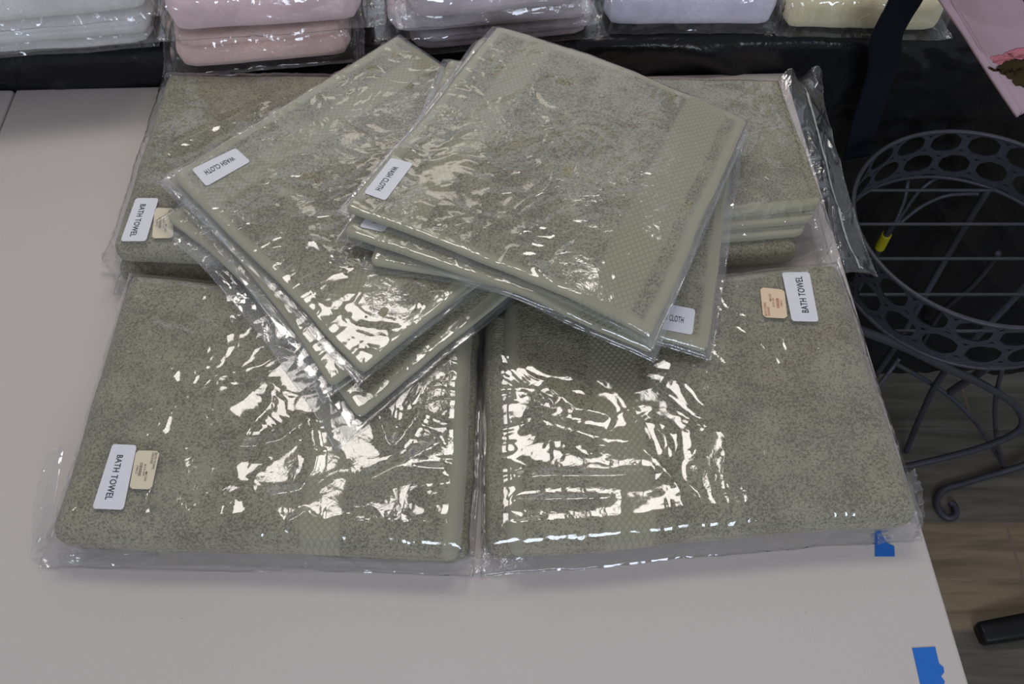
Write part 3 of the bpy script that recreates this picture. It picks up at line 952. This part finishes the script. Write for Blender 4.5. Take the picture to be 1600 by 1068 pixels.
# clear flap of the back right bag, with its whitish heat seal, hanging over the table edge
def flap():
    inner = [(1214, 130), (1232, 180), (1252, 240), (1270, 310), (1288, 385), (1302, 432)]
    outer = [(1284, 114), (1290, 160), (1306, 225), (1328, 300), (1350, 370), (1374, 428)]
    nu, nv = 60, 150
    def line(pts, v):
        f = v*(len(pts)-1); i = np.clip(f.astype(int), 0, len(pts)-2); a = f-i
        p = np.array(pts, float)
        q = p[i]*(1-a)[..., None] + p[i+1]*a[..., None]
        return q[..., 0], q[..., 1]
    U, V = np.meshgrid(np.linspace(0, 1, nu), np.linspace(0, 1, nv), indexing='ij')
    z = 0.034 - 0.004*U
    def pos(U, V, extra=0.0):
        ax, ay = line(inner, V); bx, by = line(outer, V)
        px = ax+(bx-ax)*U; py = ay+(by-ay)*U
        py = py + 10*np.sin(V*math.pi*1.0)*0 - 6*np.sin(U*math.pi)*(V < 0.08)
        zz = 0.036 + 0.004*np.sin(U*math.pi) - 0.006*U + 0.004*ridged(U*2.5+3, V*5, 77) + 0.0006*ridged(U*7, V*20, 78) + 0.010*np.exp(-V/0.05)*np.sin(U*9)
        W = np.stack([(px-800)/1.0, np.full_like(px, F), -(py-534)], -1)
        c, s_ = math.cos(PITCH), math.sin(PITCH)
        wx = W[..., 0]; wy = W[..., 1]*c + W[..., 2]*s_; wz = -W[..., 1]*s_ + W[..., 2]*c
        zb = 0.034 + 0*zz
        t = (zb - CAMZ)/wz
        return np.stack([wx*t, wy*t, zz + extra], -1)
    P = pos(U, V)
    P2 = P.copy(); P2[..., 2] -= 0.0012 + 0.001*np.sin(V*20)**2
    VV = np.concatenate([P.reshape(-1, 3), P2.reshape(-1, 3)])
    FF = np.concatenate([grid_faces(nu, nv), grid_faces(nu, nv, nu*nv, True), rim_faces(nu, nv, 0, nu*nv)])
    fl_ = mesh_from('bag_flap', VV, FF, M_film_flap, r_BR)
    V1 = np.linspace(0.08, 0.985, 160)
    uc = 0.56 - 0.04*np.sin(V1*3) + 0.0*V1
    S = []
    for k, du in enumerate((-0.022, 0.022)):
        w = du*(0.8 + 0.5*vnoise(V1*90, V1*0+k, 9))
        S.append(pos(uc + w, V1, 0.0006))
    S = np.stack(S, 0)
    o = mesh_from('heat_seal', S.reshape(-1, 3), grid_faces(2, 160), M_seal, fl_)
M_seal = simple('frosted_seal', (0.36, 0.37, 0.38), 0.4, 0.5, 0.001, 500, var=0.3)
flap()

def ruffle(parent, inner, outer, seed, fx=14):
    nu, nv = 90, 26
    def line(pts, v):
        p = np.array([(*at(a, b, z), z) for a, b, z in pts])
        f = v*(len(p)-1); i = np.clip(f.astype(int), 0, len(p)-2); a = (f-i)[..., None]
        return p[i]*(1-a) + p[i+1]*a
    U, V = np.meshgrid(np.linspace(0, 1, nu), np.linspace(0, 1, nv), indexing='ij')
    A = line(inner, U); B = line(outer, U)
    V2 = V*(0.85 + 0.3*fbm(U*9, V*0, seed, 2)*V)
    P = A*(1-V2[..., None]) + B*V2[..., None]
    rip = 0.006*ridged(U*fx*0.5, V*1.5+3, seed+2)*np.sin(V*math.pi*0.75) + 0.002*ridged(U*fx*1.5, V*5, seed+5)*V
    P[..., 2] = np.maximum(P[..., 2] + rip, 0.0016)
    P2 = P.copy(); P2[..., 2] -= 0.0006
    VV = np.concatenate([P.reshape(-1, 3), P2.reshape(-1, 3)])
    FF = np.concatenate([grid_faces(nu, nv), grid_faces(nu, nv, nu*nv, True), rim_faces(nu, nv, 0, nu*nv)])
    mesh_from('bag_corner', VV, FF, M_film_flap, parent)
ruffle(r_FR, [(752, 858, .02), (775, 866, .012), (800, 870, .012), (838, 868, .014)], [(738, 880, .006), (742, 896, .002), (775, 896, .002), (832, 884, .004)], 5)
ruffle(r_FL, [(100, 700, .03), (84, 790, .03), (82, 840, .02), (130, 858, .012), (250, 864, .008)], [(80, 705, .03), (52, 790, .014), (48, 862, .004), (72, 884, .002), (245, 882, .002)], 12, 18)
ruffle(r_FR, [(1418, 740, .035), (1424, 790, .03), (1422, 818, .015), (1370, 832, .01)], [(1428, 735, .035), (1444, 790, .012), (1440, 826, .003), (1372, 850, .003)], 23, 18)
ruffle(r_FL, [(500, 874, .012), (600, 878, .012), (700, 880, .012), (745, 868, .02)], [(500, 884, .003), (600, 888, .002), (690, 892, .002), (750, 882, .006)], 33, 12)
ruffle(r_BL, [(172, 392, .03), (168, 404, .02), (200, 412, .012)], [(160, 400, .02), (160, 418, .004), (195, 424, .004)], 37, 10)

# ------------------------------------------------------------------ painter's tape on the table
def patch(name, poly, z, mat, thick=0.0003, parent=None):
    n = len(poly)
    V = [(p[0], p[1], z) for p in poly] + [(p[0], p[1], z+thick) for p in poly]
    Fc = [list(range(n))[::-1], [n+i for i in range(n)]] + [[i, (i+1) % n, n+(i+1) % n, n+i] for i in range(n)]
    return mesh_from(name, V, Fc, mat, parent, smooth=False)
M_tape = simple('blue_painters_tape', (0.018, 0.15, 0.56), 0.6, 0.3, 0.0002, 900, var=0.08)
tp = patch('masking_tape', [at(*p, 0) for p in [(1367, 869), (1398, 869), (1397, 853), (1386, 848), (1379, 838), (1376, 828), (1367, 829)]], 0.0002, M_tape)
tag(tp, 'short torn piece of blue tape half under the front right bag', 'tape')
tp = patch('masking_tape', [at(*p, 0) for p in [(1425, 1012), (1461, 1010), (1467, 1036), (1474, 1042), (1475, 1050), (1470, 1056), (1476, 1064), (1474, 1072), (1482, 1092), (1443, 1092)]], 0.0002, M_tape)
tag(tp, 'long torn piece of blue tape at the near right corner of the table', 'tape')

# ------------------------------------------------------------------ pastel towels on the rear table
def pastel(name, col):
    return terry(name, col, tuple(c*0.82 for c in col), col, col, pile=0.5, soft=True)
M_p = {'white': pastel('white_terry', (0.76, 0.76, 0.75)), 'pink': pastel('pink_terry', (0.82, 0.61, 0.64)),
       'peach': pastel('peach_pink_terry', (0.80, 0.57, 0.52)), 'lilac': pastel('lilac_grey_terry', (0.58, 0.51, 0.55)),
       'lavender': pastel('lavender_terry', (0.76, 0.71, 0.86)), 'cream': pastel('cream_terry', (0.80, 0.72, 0.47))}
M_film_far = film('clear_film_far', 0.02, 1.8)
def shelf_towel(px0, px1, z, T, col, label, group, seed, rolls=1, left_ext=0.0, depth=0.24, marg=(0.001, 0.010, 0.002, 0.010)):
    zq = z + 0.35*T
    a = at(px0[0], px0[1], zq); b = at(px1[0], px1[1], zq)
    d = (b-a)/np.linalg.norm(b-a)
    a = a - d*left_ext
    nrm = np.array((-d[1], d[0]))*depth
    Q = Quad([a, b, b+nrm, a+nrm])
    c = (a+b)/2 + nrm/2
    root = empty('bath_towel_package', (float(c[0]), float(c[1]), z), label, 'towel', group)
    if rolls == 1: lay = [(0, T, (0, 0, 0, 0), None)]
    elif rolls == 2: lay = [(0, T*0.66, (0, 0, 0, 0), None), (T*0.64, T*0.36, (0.004, 0.004, 0, 0.004), None)]
    else: lay = [(0, T*0.4, (0.003, 0.004, 0, 0), None), (T*0.38, T*0.62, (0, 0, 0, 0.004), None)]
    base = lambda x, y: np.full_like(x, z + 0.001)
    towel('towel', Q, lay, base, root, M_p[col], seed=seed, amp=0.002, lump=0.0008, step=0.004, corner=0.02)
    bag = Bag(Q, T + 0.0015, lambda x, y: np.full_like(x, z), marg, seed, wr=0.0012, big=0.002, shoulder=(0.005, 0.016), jag=0.002, edgewr=1.6)
    bag.build('plastic_bag', M_film_far, root, step=0.0022)
    return root
B0 = RZ + 0.003
gW, gP, gL = 'white towels stacked on the black plastic', 'pink towels stacked on the black plastic', 'lilac grey towels stacked on the black plastic'
shelf_towel((0, 81), (236, 65), B0, 0.016, 'white', 'thin white towel in clear bag, lowest of the stack at top left', gW, 101, left_ext=0.12, marg=(0.001, 0.004, 0.002, 0.004))
shelf_towel((0, 66), (238, 47), B0+0.021, 0.040, 'white', 'thick white towel in clear bag, second from bottom of the top left stack', gW, 102, left_ext=0.12, marg=(0.001, 0.004, 0.002, 0.004))
shelf_towel((0, 26), (232, 3), B0+0.066, 0.045, 'white', 'white towel in clear bag, third from bottom of the top left stack', gW, 103, left_ext=0.12, marg=(0.001, 0.004, 0.002, 0.004))
shelf_towel((272, 98), (548, 76), B0, 0.042, 'peach', 'peach pink folded towel in clear bag, lowest of the pink stack', gP, 104, rolls=2, marg=(0.003, 0.008, 0.002, 0.013))
shelf_towel((262, 41), (566, 20), B0+0.049, 0.048, 'pink', 'pale pink towel in clear bag, on top of the peach pink one', gP, 105, marg=(0.001, 0.02, 0.002, 0.008))
shelf_towel((645, 76), (930, 46), B0, 0.022, 'lilac', 'lilac grey towel in clear bag, lowest of the stack behind the wash cloths', gL, 106, rolls=3)
shelf_towel((610, 49), (922, 24), B0+0.028, 0.028, 'lilac', 'lilac grey towel in clear bag, second from bottom of its stack', gL, 107, marg=(0.001, 0.004, 0.002, 0.012))
shelf_towel((640, 24), (905, 2), B0+0.061, 0.04, 'lilac', 'lilac grey towel in clear bag, cut by the top edge of the photo', gL, 108)
t_ = shelf_towel((944, 29), (1214, 28), B0, 0.052, 'lavender', 'pale lavender towel in clear bag, alone beside the lilac grey stack', None, 109, marg=(0.001, 0.002, 0.002, 0.002))
t_ = shelf_towel((1224, 34), (1478, 40), B0, 0.050, 'cream', 'cream yellow towel in clear bag behind the navy strap', None, 110, rolls=1, marg=(0.001, 0.006, 0.002, 0.003))

# ------------------------------------------------------------------ navy strap
def ribbon(name, pts, w, mat, th=0.0025):
    P = np.array([(*at(a, b, z), z) for a, b, z in pts])
    Q = []
    m = len(P)
    for i in range(m-1):
        p0 = P[max(i-1, 0)]; p1 = P[i]; p2 = P[i+1]; p3 = P[min(i+2, m-1)]
        for t in np.linspace(0, 1, 9)[:-1]:
            Q.append(0.5*((2*p1)+(-p0+p2)*t+(2*p0-5*p1+4*p2-p3)*t*t+(-p0+3*p1-3*p2+p3)*t**3))
    Q.append(P[-1]); Q = np.array(Q)
    T = np.gradient(Q, axis=0); T /= np.linalg.norm(T, axis=1)[:, None]
    side = np.tile(np.array([1.0, 0.10, 0.0]), (len(Q), 1)); side -= T*(side*T).sum(1)[:, None]
    side /= np.linalg.norm(side, axis=1)[:, None]
    nr = np.cross(side, T)
    n = len(Q); L = []
    for k in range(7):
        f = k/6-0.5
        L.append(Q + side*w*f)
    A = np.stack(L, 0); Bq_ = A - nr[None]*th
    VV = np.concatenate([A.reshape(-1, 3), Bq_.reshape(-1, 3)])
    FF = np.concatenate([grid_faces(7, n), grid_faces(7, n, 7*n, True), rim_faces(7, n, 0, 7*n)])
    return mesh_from(name, VV, FF, mat)
M_navy = simple('navy_webbing', (0.005, 0.007, 0.014), 0.8, 0.2, 0.0004, 300, var=0.1)
st = ribbon('strap', [(1440, -60, 0.24), (1414, 0, 0.17), (1398, 28, 0.135), (1384, 58, 0.10), (1382, 88, 0.062), (1376, 116, 0.030), (1352, 190, -0.045), (1338, 245, -0.11)], 0.034, M_navy)
tag(st, 'wide navy webbing strap hanging in front of the cream towel', 'strap')

# ------------------------------------------------------------------ pink floral cloth
def pink_cloth():
    root = empty('floral_cloth', (*[float(v) for v in at(1530, 60, 0.2)], 0.2), 'pale pink cloth with a brown leaf print hanging at top right', 'cloth')
    left = [(1452, -60, 0.34), (1482, 0, 0.30), (1510, 50, 0.26), (1540, 105, 0.22), (1590, 188, 0.16)]
    right = [(1560, -60, 0.34), (1588, 0, 0.30), (1612, 50, 0.26), (1640, 105, 0.22), (1650, 130, 0.19)]
    left = [(1428, -60, 0.34), (1448, -12, 0.305), (1474, 28, 0.27), (1517, 92, 0.22), (1585, 192, 0.155)]
    A = np.array([(*at(a, b, z), z) for a, b, z in left]); B = np.array([(*at(a, b, z), z) for a, b, z in right])
    nu, nv = 50, 60
    U, V = np.meshgrid(np.linspace(0, 1, nu), np.linspace(0, 1, nv), indexing='ij')
    def surf(U, V):
        f = V*4; i = np.clip(np.floor(f).astype(int), 0, 3); a = (f-i)[..., None]
        P = (A[i]*(1-a)+A[i+1]*a)*(1-U[..., None]) + (B[i]*(1-a)+B[i+1]*a)*U[..., None]
        P[..., 2] += 0.006*np.exp(-((U-0.06)/0.05)**2) + 0.006*fbm(U*3+V, V*2, 7, 2) + 0.004*np.sin(U*7+V*2)
        return P
    P = surf(U, V); P2 = P.copy(); P2[..., 2] -= 0.003; P2[..., 1] += 0.002
    VV = np.concatenate([P.reshape(-1, 3), P2.reshape(-1, 3)])
    FF = np.concatenate([grid_faces(nu, nv), grid_faces(nu, nv, nu*nv, True), rim_faces(nu, nv, 0, nu*nv)])
    m = simple('pale_pink_cotton', (0.57, 0.40, 0.44), 0.9, 0.1, 0.0003, 700, var=0.05)
    cl = mesh_from('cloth', VV, FF, m, root)
    # printed shapes, given as outlines in cloth coordinates (u across, v down)
    def pix(px, py):   # nearest cloth coordinate of a picture point
        c, s_ = math.cos(PITCH), math.sin(PITCH)
        X, Y, Z = P[..., 0], P[..., 1], P[..., 2]-CAMZ
        dep = Y*c - Z*s_; up = Y*s_ + Z*c
        qx = 800+F*X/dep; qy = 534-F*up/dep
        k = np.argmin((qx-px)**2+(qy-py)**2); i, j = np.unravel_index(k, qx.shape)
        return U[i, j], V[i, j]
    def blot(name, outline, mat, seed, lift):
        pts = []
        for k in range(len(outline)):
            a = np.array(outline[k], float); b = np.array(outline[(k+1) % len(outline)], float)
            for t in (0, .2, .4, .6, .8): pts.append(a+(b-a)*t)
        pts = np.array(pts); cen = pts.mean(0)
        rng = np.random.RandomState(seed)
        pts = pts + rng.randn(*pts.shape)*0.7
        rings = []
        for r in (1.0, 0.75, 0.5, 0.25, 0.02):
            q = cen+(pts-cen)*r
            uv = np.array([pix(x, y) for x, y in q])
            W = surf(uv[:, 0], uv[:, 1]); W[:, 2] += lift; W[:, 1] -= lift; rings.append(W)
        n = len(pts); V_ = np.concatenate(rings)
        Fc = []
        for r in range(4):
            for k in range(n): Fc.append([r*n+k, r*n+(k+1) % n, (r+1)*n+(k+1) % n, (r+1)*n+k])
        mesh_from(name, V_, Fc, mat, cl)
    m1 = simple('printed_rose', (0.72, 0.24, 0.28), 0.9, 0.1, var=0.15, bscale=60)
    m2 = simple('printed_leaf', (0.055, 0.038, 0.016), 0.9, 0.1, var=0.4, bscale=90)
    blot('printed_petal', [(1545, 90), (1570, 85), (1590, 75), (1620, 78), (1625, 95), (1590, 96), (1560, 102), (1552, 98)], m1, 1, 0.0012)
    blot('printed_leaf', [(1540, 109), (1553, 108), (1570, 97), (1590, 93), (1615, 95), (1630, 115), (1612, 134), (1592, 136), (1575, 126), (1560, 112)], m2, 2, 0.0020)
pink_cloth()

# ------------------------------------------------------------------ round wrought-iron stand
def iron_stand():
    cx, cy, R = 0.5414, 0.7100, 0.148
    zt, zb = CAMZ-0.80, CAMZ-0.878
    root = empty('plant_stand', (cx, cy, FLOOR), 'round dark wrought-iron stand with a pierced honeycomb rim and slatted floor', 'stand')
    def ring(z, rr, r):
        pts = []
        n = 96; m = 8; V = []; Fc = []
        for i in range(n):
            a = 2*math.pi*i/n
            for k in range(m):
                b = 2*math.pi*k/m
                q = rr + r*math.cos(b)
                V.append((cx+q*math.cos(a), cy+q*math.sin(a), z+r*math.sin(b)))
        for i in range(n):
            for k in range(m):
                Fc.append([i*m+k, ((i+1) % n)*m+k, ((i+1) % n)*m+(k+1) % m, i*m+(k+1) % m])
        return V, Fc
    for z in (zt, zb):
        V, Fc = ring(z, R, 0.0028)
        mesh_from('rim', V, Fc, M_iron, root)
    # pierced band
    n = 20; w = 2*math.pi*R/n; H = zt-zb
    rows = 3; rh = H/2.25
    V, Fc = [], []
    def cyl(x, y, rr):
        a = x/R
        y = min(max(y, 0), H)
        return (cx+rr*math.cos(a), cy+rr*math.sin(a), zb+y)
    for side, rr in ((0, R+0.0008), (1, R-0.0008)):
        for j in range(rows+1):
            for i in range(n):
                x0 = (i + (0.5 if j % 2 else 0))*w; y0 = (j-0.25)*rh
                hexo = [(0.5, 0.21), (0.5, -0.21), (0, -0.79), (-0.5, -0.21), (-0.5, 0.21), (0, 0.79)]
                hexo = [(0.5*w, 0.33*rh), (0.5*w, -0.33*rh), (0, -0.67*rh), (-0.5*w, -0.33*rh), (-0.5*w, 0.33*rh), (0, 0.67*rh)]
                out = []
                inn = []
                m = 24
                for k in range(m):
                    a = 2*math.pi*(k+0.5)/m
                    d = np.array((math.cos(a), math.sin(a)))
                    # hit with hexagon
                    best = 9
                    for e in range(6):
                        p = np.array(hexo[e]); q = np.array(hexo[(e+1) % 6])
                        Mx = np.array([d, p-q]).T
                        if abs(np.linalg.det(Mx)) < 1e-12: continue
                        t, u_ = np.linalg.solve(Mx, p)
                        if t > 0 and -1e-6 <= u_ <= 1+1e-6: best = min(best, t)
                    out.append(d*best)
                    # octagon hole
                    oc = 1/max(abs(d[0])/(0.39*w), abs(d[1])/(0.41*rh), (abs(d[0])/(0.39*w)+abs(d[1])/(0.41*rh))/1.45)
                    inn.append(d*min(oc, best*0.93))
                b = len(V)
                for p in out: V.append(cyl(x0+p[0], y0+p[1], rr))
                for p in inn: V.append(cyl(x0+p[0], y0+p[1], rr))
                for k in range(m):
                    a1 = y0+out[k][1]; a2 = y0+inn[k][1]
                    f = [b+k, b+(k+1) % m, b+m+(k+1) % m, b+m+k]
                    if (a1 <= 0 and a2 <= 0) or (a1 >= H and a2 >= H): continue
                    Fc.append(f if side == 0 else f[::-1])
    mesh_from('pierced_band', V, Fc, M_iron, root, smooth=False)
    for py in (297, 350, 404, 460, 517):
        y = float(at(1400, py, zb)[1])
        hw = math.sqrt(max(R*R-(y-cy)**2, 0.0004))
        V, Fc = tube([(cx-hw, y, zb), (cx, y, zb), (cx+hw, y, zb)], 0.0022)
        mesh_from('slat', V, Fc, M_iron, root)
    def rod(name, pts, r):
        V, Fc = tube([at3(*p) for p in pts], r); mesh_from(name, V, Fc, M_iron, root)
    zf = FLOOR + 0.006
    rod('leg', [(1335, 512, zb-0.004), (1362, 522, -0.16), (1420, 545, -0.20), (1480, 575, -0.27), (1535, 600, -0.34), (1585, 632, -0.42), (1598, 660, -0.47), (1580, 680, -0.50), (1530, 700, -0.54), (1470, 716, -0.58), (1400, 732, -0.62), (1340, 748, -0.66)], 0.0055)
    rod('foot', [(1660, 700, -0.70), (1600, 726, -0.72), (1550, 741, zf), (1500, 756, zf), (1475, 764, zf), (1464, 780, zf), (1468, 798, zf), (1483, 809, zf), (1493, 803, zf), (1492, 791, zf), (1485, 784, zf)], 0.006)
    rod('brace', [(1398, 567, -0.45), (1440, 590, -0.48), (1485, 620, -0.52), (1520, 655, -0.56), (1545, 690, -0.62), (1570, 730, zf)], 0.0035)
    rod('brace', [(1566, 575, -0.30), (1556, 620, -0.40), (1555, 660, -0.50), (1560, 700, -0.62), (1568, 728, zf)], 0.0035)
    rod('brace', [(1545, 572, -0.30), (1515, 592, -0.36), (1485, 612, -0.42)], 0.006)
    rod('brace', [(1405, 560, -0.40), (1390, 580, -0.42), (1360, 620, -0.44)], 0.0035)
    rod('scroll', [(1398, 348, -0.20), (1412, 315, -0.18), (1418, 285, -0.16), (1417, 268, -0.14)], 0.003)
    rod('scroll', [(1402, 348, -0.20), (1430, 305, -0.18), (1460, 280, -0.16), (1490, 276, -0.145)], 0.003)
    rod('scroll', [(1406, 348, -0.20), (1440, 322, -0.18), (1480, 305, -0.165), (1530, 302, -0.15)], 0.003)
    rod('leg', [(1398, 346, -0.20), (1386, 365, -0.23), (1368, 400, -0.29), (1330, 470, -0.46), (1290, 560, zf)], 0.005)
    rod('leg', [(1560, 395, -0.20), (1520, 445, -0.32), (1467, 492, -0.46), (1430, 560, zf)], 0.004)
    for ang in (20, 60):      # the legs of the far and right side, spreading to the floor
        a = math.radians(ang); ca, sa = math.cos(a), math.sin(a)
        pt = lambda rr, z: (cx+rr*ca, cy+(rr*sa if sa < 0 else min(rr*sa, 0.135)), z)
        V, Fc = tube([pt(R, zb), pt(R*1.05, zb-0.12), pt(R*0.8, zb-0.3), pt(R*0.95, zb-0.46), pt(R*1.15, zf)], 0.005)
        mesh_from('leg', V, Fc, M_iron, root)
    # yellow tag wrapped round the leg
    V, Fc = tube([at3(*p) for p in [(1385.5, 366, -0.2315), (1380, 376.5, -0.2495), (1374.5, 387, -0.267)]], 0.0068, 12)
    o = mesh_from('yellow_tape', V, Fc, simple('yellow_tape', (0.55, 0.50, 0.01), 0.5), root)
    o['label'] = 'yellow tape wrap'
iron_stand()

# dark foot of another piece of furniture
def foot():
    M = simple('black_lacquer', (0.008, 0.008, 0.009), 0.4, 0.3)
    a = np.array(at3(1530, 990, FLOOR+0.012)); b = np.array(at3(1760, 950, FLOOR+0.03))
    d = (b-a)/np.linalg.norm(b-a); side = np.array((-d[1], d[0], 0)); side /= np.linalg.norm(side)
    up = np.array((0, 0, 1.0))
    V, Fc = [], []
    for t, wv, hv in ((0, .014, .0115), (0.02, .018, .0115), (0.5, .020, .016), (1, .022, .02)):
        c = a+(b-a)*t
        for k in range(12):
            an = 2*math.pi*k/12
            q = c + side*wv*np.sign(math.cos(an))*abs(math.cos(an))**.5 + up*hv*np.sign(math.sin(an))*abs(math.sin(an))**.5
            q[2] = max(q[2], FLOOR+0.0005)
            V.append(q)
    for i in range(3):
        for k in range(12): Fc.append([i*12+k, i*12+(k+1) % 12, (i+1)*12+(k+1) % 12, (i+1)*12+k])
    Fc.append(list(range(12))[::-1]); Fc.append([36+k for k in range(12)])
    o = mesh_from('furniture_foot', V, Fc, M)
    tag(o, 'black furniture foot lying along the floor at the lower right edge', 'furniture foot')
foot()
